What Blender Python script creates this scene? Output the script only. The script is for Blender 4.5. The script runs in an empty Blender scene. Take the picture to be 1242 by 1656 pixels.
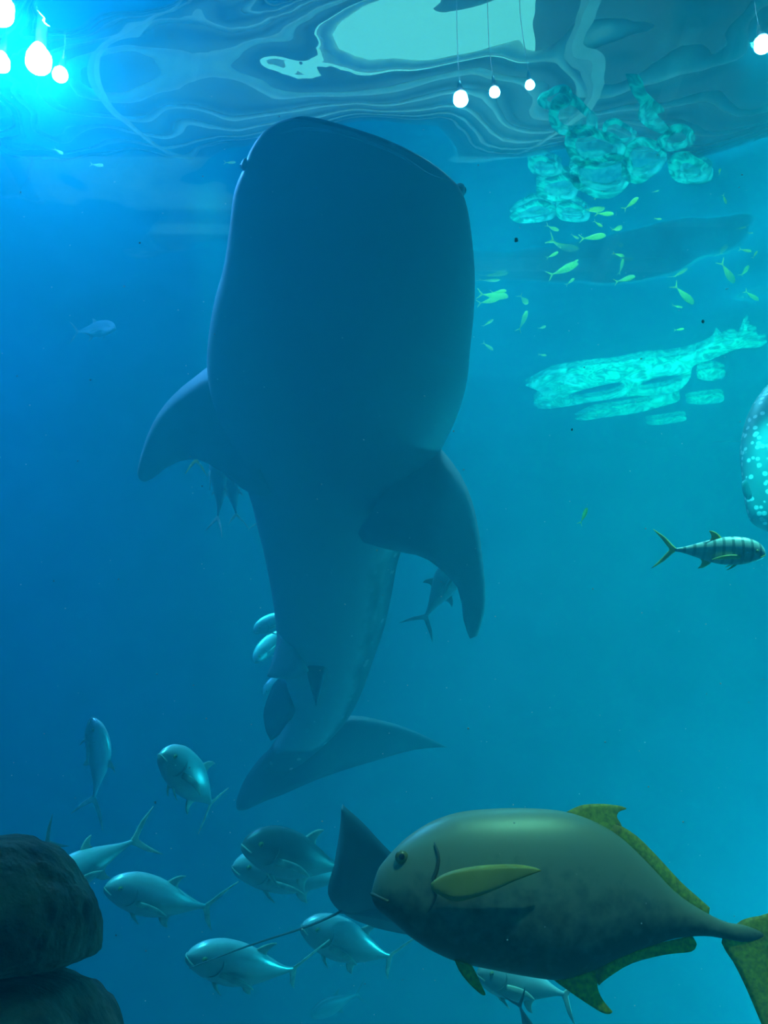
import bpy, bmesh, math, random
from mathutils import Vector, Matrix, noise

S = bpy.context.scene
COL = S.collection
rng = random.Random(7)

# ------------------------------------------------------------------ camera
PITCH = math.radians(20.7)
FPX = 1400.0
CAM = Vector((0.0, 0.0, 2.6))
FWD = Vector((0, math.cos(PITCH), math.sin(PITCH)))
RIGHT = Vector((1, 0, 0))
UP = Vector((0, -math.sin(PITCH), math.cos(PITCH)))
cam = bpy.data.cameras.new('camera')
cam_ob = bpy.data.objects.new('camera', cam)
COL.objects.link(cam_ob)
cam_ob.location = CAM
cam_ob.rotation_euler = (math.pi / 2 + PITCH, 0, 0)
cam.sensor_fit = 'VERTICAL'
cam.sensor_height = 24
cam.lens = 24 * FPX / 1656
cam.clip_start = 0.05
cam.clip_end = 200
S.camera = cam_ob

S.view_settings.view_transform = 'Standard'
S.view_settings.look = 'None'
S.view_settings.exposure = 0.0
S.view_settings.gamma = 1.0
S.view_settings.use_curve_mapping = False
S.cycles.max_bounces = 8
S.cycles.diffuse_bounces = 3
S.cycles.volume_bounces = 1
S.cycles.transparent_max_bounces = 16
S.cycles.adaptive_threshold = .015

# ------------------------------------------------------------------ world (dark hall around the tank)
W = bpy.data.worlds.new('hall')
S.world = W
W.use_nodes = True
W.node_tree.nodes['Background'].inputs[0].default_value = (0.0, 0.0, 0.0, 1)

# ------------------------------------------------------------------ tank lights and added unseen fills
ZS = 8.6                                     # mean height of the water surface


def lamp_light(name, kind, loc, target, power, colour, **kw):
    l = bpy.data.lights.new(name, kind)
    l.energy = power
    l.color = colour
    for k, v in kw.items():
        setattr(l, k, v)
    o = bpy.data.objects.new(name, l)
    COL.objects.link(o)
    o.location = loc
    o.rotation_euler = (Vector(target) - Vector(loc)).to_track_quat('-Z', 'Y').to_euler()
    return o


lamp_light('blue_wash_light', 'SPOT', (-6.6, 9.0, 12.6), (-5.8, 9.4, 0), 30000, (0, .22, 1),
           spot_size=1.2, spot_blend=.8, shadow_soft_size=.15)
lamp_light('teal_wash_light', 'SPOT', (4.6, 10.6, 12.6), (3.6, 10.2, 0), 34000, (.04, 1, .72),
           spot_size=1.1, spot_blend=.7, shadow_soft_size=.15)
lamp_light('overhead_light', 'SPOT', (2.0, 8.6, 13.4), (2.2, 8.6, 0), 52800, (.2, .85, 1),
           spot_size=1.3, spot_blend=.8, shadow_soft_size=.25)
lamp_light('front_spot_light', 'SPOT', (-3.2, -1.8, 12.6), (-1.1, 4.0, 2.1), 100000, (.1, .95, 1),
           spot_size=.26, spot_blend=.5, shadow_soft_size=.1)
lamp_light('front_green_spot_light', 'SPOT', (2.2, -1.6, 12.6), (.35, 1.85, 2.2), 34000, (.46, 1, .68),
           spot_size=.16, spot_blend=.6, shadow_soft_size=.1)  # added, unseen: brightens the trevally from above
lamp_light('front_teal_spot_light', 'SPOT', (3.6, -1.2, 12.6), (1.3, 3.3, 3.75), 190000, (.2, 1, .8),
           spot_size=.09, spot_blend=.5, shadow_soft_size=.1)  # added narrow fill aimed at the banded fish
lamp_light('side_teal_spot_light', 'SPOT', (2.6, 1.0, 12.6), (3.4, 6.9, 5.3), 300000, (.02, 1, .8),
           spot_size=.09, spot_blend=.5, shadow_soft_size=.1)  # added narrow fill for the spotted shark reflection
lamp_light('rear_teal_spot_light', 'SPOT', (-2.3, 6.0, 12.6), (-1.2, 8.0, 4.3), 126000, (.02, 1, .9),
           spot_size=.1, spot_blend=.5, shadow_soft_size=.1)  # added narrow fill for the jacks behind the whale shark
lamp_light('submerged_flood_light', 'POINT', (7.2, 10.0, .4), (0, 0, 0), 2700, (.04, .92, .92), shadow_soft_size=.2)  # added underwater fill, out of view, brightens the low right water
lamp_light('upper_hall_uplight', 'AREA', (0, 17.5, 9.4), (0, 17.5, 14), 500, (.3, .95, .8),
           shape='RECTANGLE', size=14, size_y=6)  # added, unseen: brightens the hall ceiling

# ------------------------------------------------------------------ pixel helpers


def px(x, y, d):
    """point on the ray of photo pixel (x, y) at depth d metres along the camera axis"""
    return CAM + d * (FWD + RIGHT * ((x - 621) / FPX) + UP * ((828 - y) / FPX))


def px_z(x, y, z):
    """point where the ray of a photo pixel meets the level plane z"""
    r = FWD + RIGHT * ((x - 621) / FPX) + UP * ((828 - y) / FPX)
    return CAM + r * ((z - CAM.z) / r.z)


def camvec(r, u, t):
    """direction from camera-right, camera-up and towards-camera amounts"""
    return RIGHT * r + UP * u - FWD * t


# ------------------------------------------------------------------ material helpers


def new_mat(name):
    m = bpy.data.materials.new(name)
    m.use_nodes = True
    nt = m.node_tree
    nt.nodes.clear()
    out = nt.nodes.new('ShaderNodeOutputMaterial')
    return m, nt, out


def N(nt, kind, **inputs):
    n = nt.nodes.new(kind)
    for k, v in inputs.items():
        k = k.replace('_', ' ')
        n.inputs[k].default_value = v
    return n


def skin(name, dark, light, scale=6.0, rough=.5, metallic=0.0, bump=.0, bump_scale=60, detail=4.0, contrast=(.35, .65),
         transl=0.0):
    """mottled two-tone procedural skin"""
    m, nt, out = new_mat(name)
    L = nt.links.new
    tc = N(nt, 'ShaderNodeTexCoord')
    no = N(nt, 'ShaderNodeTexNoise', Scale=scale, Detail=detail)
    L(tc.outputs['Object'], no.inputs['Vector'])
    cr = nt.nodes.new('ShaderNodeValToRGB')
    cr.color_ramp.elements[0].position, cr.color_ramp.elements[1].position = contrast
    cr.color_ramp.elements[0].color = (*dark, 1)
    cr.color_ramp.elements[1].color = (*light, 1)
    L(no.outputs[0], cr.inputs[0])
    b = N(nt, 'ShaderNodeBsdfPrincipled', Roughness=rough, Metallic=metallic)
    L(cr.outputs[0], b.inputs['Base Color'])
    if bump:
        n2 = N(nt, 'ShaderNodeTexNoise', Scale=bump_scale, Detail=3.0)
        L(tc.outputs['Object'], n2.inputs['Vector'])
        bu = N(nt, 'ShaderNodeBump', Distance=bump, Strength=1.0)
        L(n2.outputs[0], bu.inputs['Height'])
        L(bu.outputs[0], b.inputs['Normal'])
    if transl:
        t = N(nt, 'ShaderNodeBsdfTranslucent')
        L(cr.outputs[0], t.inputs['Color'])
        mx = N(nt, 'ShaderNodeMixShader', Fac=transl)
        L(b.outputs[0], mx.inputs[1])
        L(t.outputs[0], mx.inputs[2])
        L(mx.outputs[0], out.inputs[0])
    else:
        L(b.outputs[0], out.inputs[0])
    return m


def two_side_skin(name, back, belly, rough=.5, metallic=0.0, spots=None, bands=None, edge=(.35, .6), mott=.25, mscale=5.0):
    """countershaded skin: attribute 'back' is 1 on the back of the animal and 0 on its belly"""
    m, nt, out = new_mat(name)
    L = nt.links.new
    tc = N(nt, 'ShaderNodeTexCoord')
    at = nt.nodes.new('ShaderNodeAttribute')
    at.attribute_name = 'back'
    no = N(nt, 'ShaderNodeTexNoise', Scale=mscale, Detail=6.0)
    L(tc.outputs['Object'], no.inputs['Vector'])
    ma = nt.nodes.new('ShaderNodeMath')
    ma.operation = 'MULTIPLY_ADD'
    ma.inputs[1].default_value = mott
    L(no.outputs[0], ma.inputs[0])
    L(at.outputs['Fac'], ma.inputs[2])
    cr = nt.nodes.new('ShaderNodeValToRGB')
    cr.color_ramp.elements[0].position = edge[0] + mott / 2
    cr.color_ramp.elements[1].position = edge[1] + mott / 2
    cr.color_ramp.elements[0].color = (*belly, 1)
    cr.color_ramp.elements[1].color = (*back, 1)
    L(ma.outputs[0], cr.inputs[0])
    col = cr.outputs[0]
    if spots:
        sc, size, tone = spots
        vo = N(nt, 'ShaderNodeTexVoronoi', Scale=sc)
        L(tc.outputs['Object'], vo.inputs['Vector'])
        r2 = nt.nodes.new('ShaderNodeValToRGB')
        r2.color_ramp.elements[0].position, r2.color_ramp.elements[1].position = size, size + .06
        r2.color_ramp.elements[0].color = (1, 1, 1, 1)
        r2.color_ramp.elements[1].color = (0, 0, 0, 1)
        L(vo.outputs['Distance'], r2.inputs[0])
        mu = nt.nodes.new('ShaderNodeMath')
        mu.operation = 'MULTIPLY'
        L(r2.outputs[0], mu.inputs[0])
        L(at.outputs['Fac'], mu.inputs[1])
        mix = nt.nodes.new('ShaderNodeMix')
        mix.data_type = 'RGBA'
        L(mu.outputs[0], mix.inputs['Factor'])
        L(col, mix.inputs['A'])
        mix.inputs['B'].default_value = (*tone, 1)
        col = mix.outputs['Result']
    if bands:
        sc, tone = bands
        wv = N(nt, 'ShaderNodeTexWave', Scale=sc, Distortion=1.2)
        wv.inputs['Detail'].default_value = 1
        L(tc.outputs['Object'], wv.inputs['Vector'])
        r2 = nt.nodes.new('ShaderNodeValToRGB')
        r2.color_ramp.elements[0].position, r2.color_ramp.elements[1].position = .12, .3
        r2.color_ramp.elements[0].color = (1, 1, 1, 1)
        r2.color_ramp.elements[1].color = (0, 0, 0, 1)
        L(wv.outputs['Fac'], r2.inputs[0])
        mix = nt.nodes.new('ShaderNodeMix')
        mix.data_type = 'RGBA'
        L(r2.outputs[0], mix.inputs['Factor'])
        L(col, mix.inputs['A'])
        mix.inputs['B'].default_value = (*tone, 1)
        col = mix.outputs['Result']
    b = N(nt, 'ShaderNodeBsdfPrincipled', Roughness=rough, Metallic=metallic)
    L(col, b.inputs['Base Color'])
    L(b.outputs[0], out.inputs[0])
    return m


def emit(name, colour, strength):
    m, nt, out = new_mat(name)
    e = N(nt, 'ShaderNodeEmission', Color=(*colour, 1), Strength=strength)
    nt.links.new(e.outputs[0], out.inputs[0])
    return m


# ------------------------------------------------------------------ object helpers


def tag(o, label=None, cat=None, group=None, kind=None):
    if label:
        o['label'] = label
    if cat:
        o['category'] = cat
    if group:
        o['group'] = group
    if kind:
        o['kind'] = kind
    return o


def thing(name, label, cat, loc, group=None):
    o = bpy.data.objects.new(name, None)
    o.empty_display_size = .1
    COL.objects.link(o)
    o.location = loc
    return tag(o, label, cat, group)


def wpos(o):
    p = Vector(o.location)
    while o.parent:
        o = o.parent
        p = p + Vector(o.location)
    return p


def mesh(name, verts, faces, mat, parent=None, loc=None, smooth=True, attr=None):
    """one mesh object; verts are world points, the origin goes to loc (or stays on the parent)"""
    if parent is not None:
        org = wpos(parent) if loc is None else Vector(loc)
    else:
        org = Vector(loc) if loc is not None else Vector((0, 0, 0))
    me = bpy.data.meshes.new(name)
    me.from_pydata([Vector(v) - org for v in verts], [], faces)
    bm = bmesh.new()
    bm.from_mesh(me)
    bmesh.ops.recalc_face_normals(bm, faces=bm.faces)
    bm.to_mesh(me)
    bm.free()
    if attr:
        for k, vals in attr.items():
            a = me.attributes.new(k, 'FLOAT', 'POINT')
            a.data.foreach_set('value', vals)
    if smooth:
        me.polygons.foreach_set('use_smooth', [True] * len(me.polygons))
    me.materials.append(mat)
    me.update()
    o = bpy.data.objects.new(name, me)
    COL.objects.link(o)
    if parent is not None:
        o.parent = parent
        o.location = org - wpos(parent)
    else:
        o.location = org
    return o


def box_geo(a, b):
    v = [Vector((x, y, z)) for x in (a[0], b[0]) for y in (a[1], b[1]) for z in (a[2], b[2])]
    f = [(0, 1, 3, 2), (4, 6, 7, 5), (0, 4, 5, 1), (2, 3, 7, 6), (0, 2, 6, 4), (1, 5, 7, 3)]
    return v, f


def box(name, a, b, mat, parent=None):
    v, f = box_geo(a, b)
    return mesh(name, v, f, mat, parent, loc=None if parent else (Vector(a) + Vector(b)) / 2, smooth=False)


def cr_sample(rows, n):
    """Catmull-Rom resampling of a list of equally long number tuples / Vectors to n rows"""
    out = []
    k = len(rows) - 1
    for i in range(n):
        t = i / (n - 1) * k
        j = min(int(t), k - 1)
        u = t - j
        p0, p1, p2, p3 = rows[max(j - 1, 0)], rows[j], rows[j + 1], rows[min(j + 2, k)]
        q = []
        for a, b, c, d in zip(p0, p1, p2, p3):
            q.append(.5 * (2 * b + (c - a) * u + (2 * a - 5 * b + 4 * c - d) * u * u + (3 * b - a - 3 * c + d) * u ** 3))
        out.append(tuple(q))
    return out


def sgnpow(x, p):
    return math.copysign(abs(x) ** p, x)


def loft_body(rows, nseg=28, power=1.0):
    """rows: (L, R, n, tf, tb): closed cross-sections with edge points L and R, bulging tf along n and tb along -n.
    returns verts, faces, back-attribute (0 on the n side, 1 on the far side)"""
    verts, faces, back = [], [], []
    for (Lp, Rp, n, tf, tb) in rows:
        c = (Lp + Rp) / 2
        h = (Rp - Lp) / 2
        for i in range(nseg):
            a = 2 * math.pi * i / nseg
            s, co = math.sin(a), math.cos(a)
            verts.append(c + h * sgnpow(co, power) + n * (sgnpow(s, power) * (tf if s > 0 else tb)))
            back.append(.5 - .5 * s)
    m = len(rows)
    for j in range(m - 1):
        for i in range(nseg):
            a, b = j * nseg + i, j * nseg + (i + 1) % nseg
            faces.append((a, b, b + nseg, a + nseg))
    for j in (0, m - 1):
        ci = len(verts)
        verts.append(sum((verts[j * nseg + i] for i in range(nseg)), Vector()) / nseg)
        back.append(.5)
        for i in range(nseg):
            faces.append((ci, j * nseg + i, j * nseg + (i + 1) % nseg))
    return verts, faces, back


def loft_fin(lead, trail, thick, n_rows=12, n_ch=6, tip=.15):
    """thin lens-section fin between a leading and a trailing edge (lists of equally many 3D points, root to tip)"""
    lead = [Vector(p) for p in cr_sample([tuple(p) for p in lead], n_rows)]
    trail = [Vector(p) for p in cr_sample([tuple(p) for p in trail], n_rows)]
    verts, faces = [], []
    ring = 2 * n_ch
    for j in range(n_rows):
        a, b = lead[j], trail[j]
        j0, j1 = max(j - 1, 0), min(j + 1, n_rows - 1)
        span = (lead[j1] + trail[j1]) - (lead[j0] + trail[j0])
        ch = b - a
        nn = span.cross(ch)
        nn = nn.normalized() if nn.length > 1e-9 else Vector((0, 0, 1))
        t = thick * (1 - (1 - tip) * j / (n_rows - 1)) if not isinstance(thick, (list, tuple)) else thick[0] + (
            thick[1] - thick[0]) * j / (n_rows - 1)
        for i in range(n_ch + 1):
            u = i / n_ch
            hgt = t * .5 * math.sqrt(max(0, 1 - (2 * u - 1) ** 2)) + t * .06
            verts.append(a + ch * u + nn * hgt)
        for i in range(n_ch - 1, 0, -1):
            u = i / n_ch
            hgt = t * .5 * math.sqrt(max(0, 1 - (2 * u - 1) ** 2)) + t * .06
            verts.append(a + ch * u - nn * hgt)
    for j in range(n_rows - 1):
        for i in range(ring):
            a, b = j * ring + i, j * ring + (i + 1) % ring
            faces.append((a, b, b + ring, a + ring))
    faces.append(tuple(range(ring)))
    faces.append(tuple((n_rows - 1) * ring + i for i in range(ring)))
    return verts, faces


def tube(points, radii, seg=8):
    verts, faces = [], []
    pts = [Vector(p) for p in points]
    for j, p in enumerate(pts):
        t = (pts[min(j + 1, len(pts) - 1)] - pts[max(j - 1, 0)]).normalized()
        a = t.cross(Vector((0, 0, 1)))
        a = a.normalized() if a.length > 1e-4 else Vector((1, 0, 0))
        b = t.cross(a)
        for i in range(seg):
            w = 2 * math.pi * i / seg
            verts.append(p + (a * math.cos(w) + b * math.sin(w)) * radii[j])
    for j in range(len(pts) - 1):
        for i in range(seg):
            q, r = j * seg + i, j * seg + (i + 1) % seg
            faces.append((q, r, r + seg, q + seg))
    faces.append(tuple(range(seg)))
    faces.append(tuple((len(pts) - 1) * seg + i for i in range(seg)))
    return verts, faces


def ball_geo(c, axes, nu=14, nv=9):
    """ellipsoid with three axis vectors"""
    verts, faces = [Vector(c) + axes[2]], []
    for j in range(1, nv):
        ph = math.pi * j / nv
        for i in range(nu):
            a = 2 * math.pi * i / nu
            verts.append(Vector(c) + axes[0] * (math.sin(ph) * math.cos(a)) + axes[1] * (math.sin(ph) * math.sin(a)) + axes[2] * math.cos(ph))
    verts.append(Vector(c) - axes[2])
    for i in range(nu):
        faces.append((0, 1 + i, 1 + (i + 1) % nu))
    for j in range(nv - 2):
        for i in range(nu):
            a, b = 1 + j * nu + i, 1 + j * nu + (i + 1) % nu
            faces.append((a, b, b + nu, a + nu))
    e = len(verts) - 1
    for i in range(nu):
        faces.append((e, 1 + (nv - 2) * nu + i, 1 + (nv - 2) * nu + (i + 1) % nu))
    return verts, faces


# ------------------------------------------------------------------ materials
M = {}
M['sand'] = skin('sand', (.26, .27, .25), (.4, .4, .36), 3, .9)
M['tank_wall'] = skin('tank_wall', (.05, .09, .12), (.09, .13, .16), 1.2, .8)
M['hall_wall'] = skin('hall_wall', (.16, .2, .2), (.22, .26, .26), .8, .8)
M['hall_ceiling'] = skin('hall_ceiling', (.2, .24, .24), (.26, .3, .3), .5, .8)
M['pipe'] = skin('pale_pipe', (.6, .68, .62), (.75, .8, .72), 3, .5)
M['metal'] = skin('dark_metal', (.03, .03, .035), (.06, .06, .06), 8, .4, .6)
M['skylight'] = emit('skylight_panel', (.22, .9, .7), 1.7)
M['lamp_white'] = emit('lamp_lens', (.9, .97, 1), 40)
M['rock'] = skin('rock', (.03, .026, .018), (.16, .135, .09), 16, .9, bump=.012, bump_scale=38, detail=8)
M['shark'] = two_side_skin('whale_shark_skin', (.05, .08, .1), (.38, .42, .42), .55, spots=(9, .16, (.4, .45, .45)), edge=(.45, .6))
M['shark_fin'] = skin('whale_shark_fin', (.28, .33, .33), (.34, .38, .38), 3, .55)
M['shark_tail'] = skin('whale_shark_tail', (.03, .05, .07), (.05, .075, .1), 3, .55)
M['lip'] = skin('whale_shark_lip', (.4, .46, .48), (.5, .55, .57), 5, .5)
M['eye_dark'] = skin('eye_dark', (.004, .005, .006), (.012, .014, .014), 20, .15)
M['trevally'] = two_side_skin('golden_trevally_skin', (.32, .4, .27), (.09, .105, .075), .45, .2, mott=.8, edge=(.12, 1.08), mscale=34.0)  # light from above painted in: pale lit top, dark belly
M['golden_fin'] = skin('golden_fin', (.5, .42, .04), (.95, .85, .1), 110, .5, transl=.5, contrast=(.3, .7), bump=.002, bump_scale=120)
M['golden_pectoral'] = skin('golden_pectoral', (.55, .48, .09), (.75, .66, .14), 9, .5, transl=.3)
M['dusky_lip'] = skin('dusky_lip', (.07, .085, .05), (.14, .16, .1), 60, .5)
M['golden_eye'] = skin('golden_eye', (.12, .15, .05), (.22, .26, .08), 40, .3)
M['jack'] = two_side_skin('silver_jack_skin', (.7, .82, .82), (.26, .33, .33), .34, .35, edge=(.5, .8))  # bright lit back and dimmer flank are put into the colours
M['jack_fin'] = skin('jack_fin', (.4, .48, .44), (.65, .72, .6), 20, .5, transl=.3)
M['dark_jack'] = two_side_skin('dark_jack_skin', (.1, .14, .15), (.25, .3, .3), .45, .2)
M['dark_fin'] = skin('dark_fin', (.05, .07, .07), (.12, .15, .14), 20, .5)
M['banded'] = two_side_skin('banded_trevally_skin', (.6, .66, .6), (.35, .4, .38), .4, .2, bands=(9.0, (.2, .25, .24)))
M['jack_yellow_fin'] = skin('yellow_tail_fin', (.45, .45, .08), (.75, .7, .15), 20, .5, transl=.3)
M['lime'] = skin('lime_fish_skin', (.5, .95, .2), (.9, 1, .4), 20, .4, transl=.8)
m, nt, out = new_mat('surface_foam')  # bright turquoise surface reflections painted as banded see-through sheets
tc = N(nt, 'ShaderNodeTexCoord')
mp_ = N(nt, 'ShaderNodeMapping', Scale=(1.0, 1.0, .2))
nt.links.new(tc.outputs['Object'], mp_.inputs['Vector'])
n1 = N(nt, 'ShaderNodeTexNoise', Scale=3.4, Detail=3.0, Distortion=1.2)
nt.links.new(mp_.outputs[0], n1.inputs['Vector'])
pp = nt.nodes.new('ShaderNodeMath')
pp.operation = 'PINGPONG'
pp.inputs[1].default_value = .075
nt.links.new(n1.outputs[0], pp.inputs[0])
r1 = nt.nodes.new('ShaderNodeValToRGB')                       # contour bands
r1.color_ramp.elements[0].position, r1.color_ramp.elements[1].position = .0, .06
r1.color_ramp.elements[0].color, r1.color_ramp.elements[1].color = (.02, .24, .18, 1), (.08, .85, .62, 1)
nt.links.new(pp.outputs[0], r1.inputs[0])
n2 = N(nt, 'ShaderNodeTexNoise', Scale=2.6, Detail=5.0, Distortion=.6)
nt.links.new(mp_.outputs[0], n2.inputs['Vector'])
r2 = nt.nodes.new('ShaderNodeValToRGB')                       # thin and thick places
r2.color_ramp.elements[0].position, r2.color_ramp.elements[1].position = .3, .5
r2.color_ramp.elements[0].color, r2.color_ramp.elements[1].color = (.12, .12, .12, 1), (.95, .95, .95, 1)
nt.links.new(n2.outputs[0], r2.inputs[0])
d1, t1, tp = N(nt, 'ShaderNodeBsdfDiffuse'), N(nt, 'ShaderNodeBsdfTranslucent'), N(nt, 'ShaderNodeBsdfTransparent')
nt.links.new(r1.outputs[0], d1.inputs[0])
nt.links.new(r1.outputs[0], t1.inputs[0])
x1, x2 = N(nt, 'ShaderNodeMixShader', Fac=.75), N(nt, 'ShaderNodeMixShader')
nt.links.new(d1.outputs[0], x1.inputs[1])
nt.links.new(t1.outputs[0], x1.inputs[2])
nt.links.new(r2.outputs[0], x2.inputs[0])
nt.links.new(tp.outputs[0], x2.inputs[1])
nt.links.new(x1.outputs[0], x2.inputs[2])
nt.links.new(x2.outputs[0], out.inputs[0])
M['foam'] = m
m = m.copy()                                                  # the same painted reflection, fainter
m.name = 'foam_film'
for n in m.node_tree.nodes:
    if n.type == 'VALTORGB' and n.color_ramp.elements[1].color[0] > .9:
        n.color_ramp.elements[0].color, n.color_ramp.elements[1].color = (.0, .0, .0, 1), (.13, .13, .13, 1)
M['foam_film'] = m
M['ray'] = skin('ray_skin', (.06, .08, .1), (.09, .115, .13), 4, .6)
M['mote'] = skin('mote', (.6, .65, .6), (.8, .85, .8), 5, .8)
M['speck'] = skin('speck', (.1, .05, .03), (.25, .14, .08), 50, .8)

# ------------------------------------------------------------------ the setting
tag(box('floor', (-9, -3, -.25), (9, 13.3, 0), M['sand']), kind='structure')
tag(box('wall_back', (-9, 13.0, 0), (9, 13.3, ZS + .15), M['tank_wall']), kind='structure')
tag(box('wall_left', (-9, -3, 0), (-8.7, 13.0, ZS + .5), M['tank_wall']), kind='structure')
tag(box('wall_right', (8.7, -3, 0), (9, 13.0, ZS + .5), M['tank_wall']), kind='structure')
tag(box('wall_front', (-9, -3.3, 0), (9, -3, 14), M['tank_wall']), kind='structure')
# the hall over the tank, deeper than the tank itself
tag(box('floor_deck', (-16, 13.3, ZS - .1), (16, 27, ZS + .1), M['hall_wall']), kind='structure')
tag(box('wall_far', (-16, 27, ZS), (16, 27.3, 14), M['hall_wall']), kind='structure')
tag(box('ceiling', (-16, -3.3, 14), (16, 27.3, 14.25), M['hall_ceiling']), kind='structure')

# water surface: a wavy sheet, refracting inside the window of vision and mirroring outside it
m, nt, out = new_mat('water_surface')
L = nt.links.new
tc = N(nt, 'ShaderNodeTexCoord')
no = N(nt, 'ShaderNodeTexNoise', Scale=1.6, Detail=.5)
L(tc.outputs['Object'], no.inputs['Vector'])
bu = N(nt, 'ShaderNodeBump', Distance=.03, Strength=1.0)
L(no.outputs[0], bu.inputs['Height'])
fr = N(nt, 'ShaderNodeFresnel', IOR=1.33)
gl = N(nt, 'ShaderNodeBsdfGlossy', Roughness=.015)
rf = N(nt, 'ShaderNodeBsdfRefraction', Roughness=0.0, IOR=1.33)
tr = N(nt, 'ShaderNodeBsdfTransparent')
for q in (fr, gl, rf):
    L(bu.outputs[0], q.inputs['Normal'])
mx = N(nt, 'ShaderNodeMixShader', Fac=.12)
L(rf.outputs[0], mx.inputs[1])
L(tr.outputs[0], mx.inputs[2])
m2 = N(nt, 'ShaderNodeMixShader')
L(fr.outputs[0], m2.inputs[0])
L(mx.outputs[0], m2.inputs[1])
L(gl.outputs[0], m2.inputs[2])
L(m2.outputs[0], out.inputs[0])
M['water_surface'] = m
waves = [(4.127, 1.17, 6.5, .055), (5.986, -.772, 4.2, .05), (4.282, .244, 3.1, .038), (.687, -.099, 2.3, .026),
         (4.462, .372, 1.7, .017), (1.066, .67, 1.25, .01), (6.249, .597, .9, .004)]   # phase, heading, length, height


def wave(x, y):
    return sum(a * math.sin(2 * math.pi / l * (y * math.cos(t) + x * math.sin(t)) + p) for p, t, l, a in waves)


def px_surf(x, y, off):
    """point off metres under the wavy surface on the ray of a photo pixel"""
    z = ZS
    for _ in range(12):
        p = px_z(x, y, z - off)
        z = .5 * z + .5 * (ZS + wave(p.x, p.y))
    return px_z(x, y, z - off)


X0, X1, Y0, Y1, ST = -8.65, 8.65, -2.95, 12.97, .12
nx, ny = int((X1 - X0) / ST), int((Y1 - Y0) / ST)
vs, fs = [], []
for j in range(ny + 1):
    for i in range(nx + 1):
        x, y = X0 + (X1 - X0) * i / nx, Y0 + (Y1 - Y0) * j / ny
        vs.append((x, y, ZS + wave(x, y)))
for j in range(ny):
    for i in range(nx):
        k = j * (nx + 1) + i
        fs.append((k, k + 1, k + nx + 2, k + nx + 1))
me = bpy.data.meshes.new('water_surface')
me.from_pydata(vs, [], fs)
me.polygons.foreach_set('use_smooth', [True] * len(fs))
me.materials.append(m)
surf = bpy.data.objects.new('water_surface', me)
COL.objects.link(surf)
tag(surf, 'rippled water surface seen from below, mirroring the tank', 'water surface', kind='stuff')

# the water itself: real scattering and absorption
m, nt, out = new_mat('water')
sc = N(nt, 'ShaderNodeVolumeScatter', Color=(.03, .85, 1, 1), Density=.075, Anisotropy=.3)
ab = N(nt, 'ShaderNodeVolumeAbsorption', Color=(.38, .8, .88, 1), Density=.3)
ad = N(nt, 'ShaderNodeAddShader')
nt.links.new(sc.outputs[0], ad.inputs[0])
nt.links.new(ab.outputs[0], ad.inputs[1])
nt.links.new(ad.outputs[0], out.inputs['Volume'])
k0 = len(vs)                                # closed body of water: wavy top a finger above the sheet, sides, bottom
ring = list(range(0, nx + 1)) + [j * (nx + 1) + nx for j in range(1, ny + 1)] + [ny * (nx + 1) + i for i in range(nx - 1, -1, -1)] + \
    [j * (nx + 1) for j in range(ny - 1, 0, -1)]
wv = [(x, y, z + .015) for x, y, z in vs] + [(vs[i][0], vs[i][1], .01) for i in ring]
wf = list(fs) + [(ring[i], ring[(i + 1) % len(ring)], k0 + (i + 1) % len(ring), k0 + i) for i in range(len(ring))] + [tuple(range(k0, k0 + len(ring)))]
wt = mesh('water', wv, wf, m, loc=(0, 5, .01))
tag(wt, 'hazy blue and turquoise water filling the tank', 'water', kind='stuff')

# ------------------------------------------------------------------ whale shark
DH, DT = 5.1, 7.5


def shark_depth(y):
    return DH + (DT - DH) * (y - 190) / 1080.0


sh = thing('whale_shark', 'huge dark whale shark seen from below with broad flat head', 'shark', px(545, 700, shark_depth(700)))
outl = [  # left x,y  right x,y  belly bulge, back bulge (m)
    (478, 192, 560, 212, .02, .05), (450, 199, 642, 239, .05, .10), (426, 213, 697, 265, .08, .13), (405, 242, 730, 291, .11, .17),
    (394, 272, 748, 313, .14, .23), (379, 310, 758, 348, .18, .28), (371, 370, 765, 402, .24, .34), (362, 430, 768, 452, .29, .40),
    (346, 490, 766, 510, .33, .44), (337, 550, 760, 566, .36, .47), (337, 605, 755, 616, .38, .50), (350, 662, 738, 672, .39, .52),
    (378, 730, 710, 730, .39, .52), (404, 795, 687, 795, .38, .51), (418, 850, 665, 850, .37, .49), (430, 900, 645, 898, .35, .46),
    (441, 960, 634, 955, .32, .42), (447, 1010, 622, 1010, .29, .37), (452, 1060, 605, 1060, .25, .32), (466, 1110, 588, 1110, .21, .27),
    (466, 1152, 566, 1155, .17, .22), (448, 1194, 535, 1192, .13, .17), (428, 1224, 500, 1224, .09, .12), (414, 1248, 466, 1250, .06, .08),
    (404, 1264, 436, 1266, .03, .04)]
rows_px = cr_sample(outl, 84)
pts = []
for (a, b, c, d, tf, tb) in rows_px:
    dep = shark_depth((b + d) / 2)
    pts.append((px(a, b, dep), px(c, d, dep), tf, tb))
rows = []
for i, (Lp, Rp, tf, tb) in enumerate(pts):
    p0, p1 = pts[max(i - 2, 0)], pts[min(i + 2, len(pts) - 1)]
    tan = (p1[0] + p1[1]) - (p0[0] + p0[1])
    n = (Rp - Lp).cross(tan).normalized()
    if n.dot(FWD) > 0:
        n = -n
    rows.append((Lp, Rp, n, max(tf, .01), max(tb, .01)))
v, f, bk = loft_body(rows, 40, .86)
bk = []                                  # it rolls towards its tail, so that the dark back shows along one flank
for (a, b, c, d, tf, tb) in rows_px:
    k = min(1, max(0, ((b + d) / 2 - 740) / 150))
    e = min(1, max(0, ((b + d) / 2 - 1170) / 60))           # dark tail stalk
    bk += [max(e, .5 - .5 * math.sin(2 * math.pi * i / 40 - .95 * k)) for i in range(40)]
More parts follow.
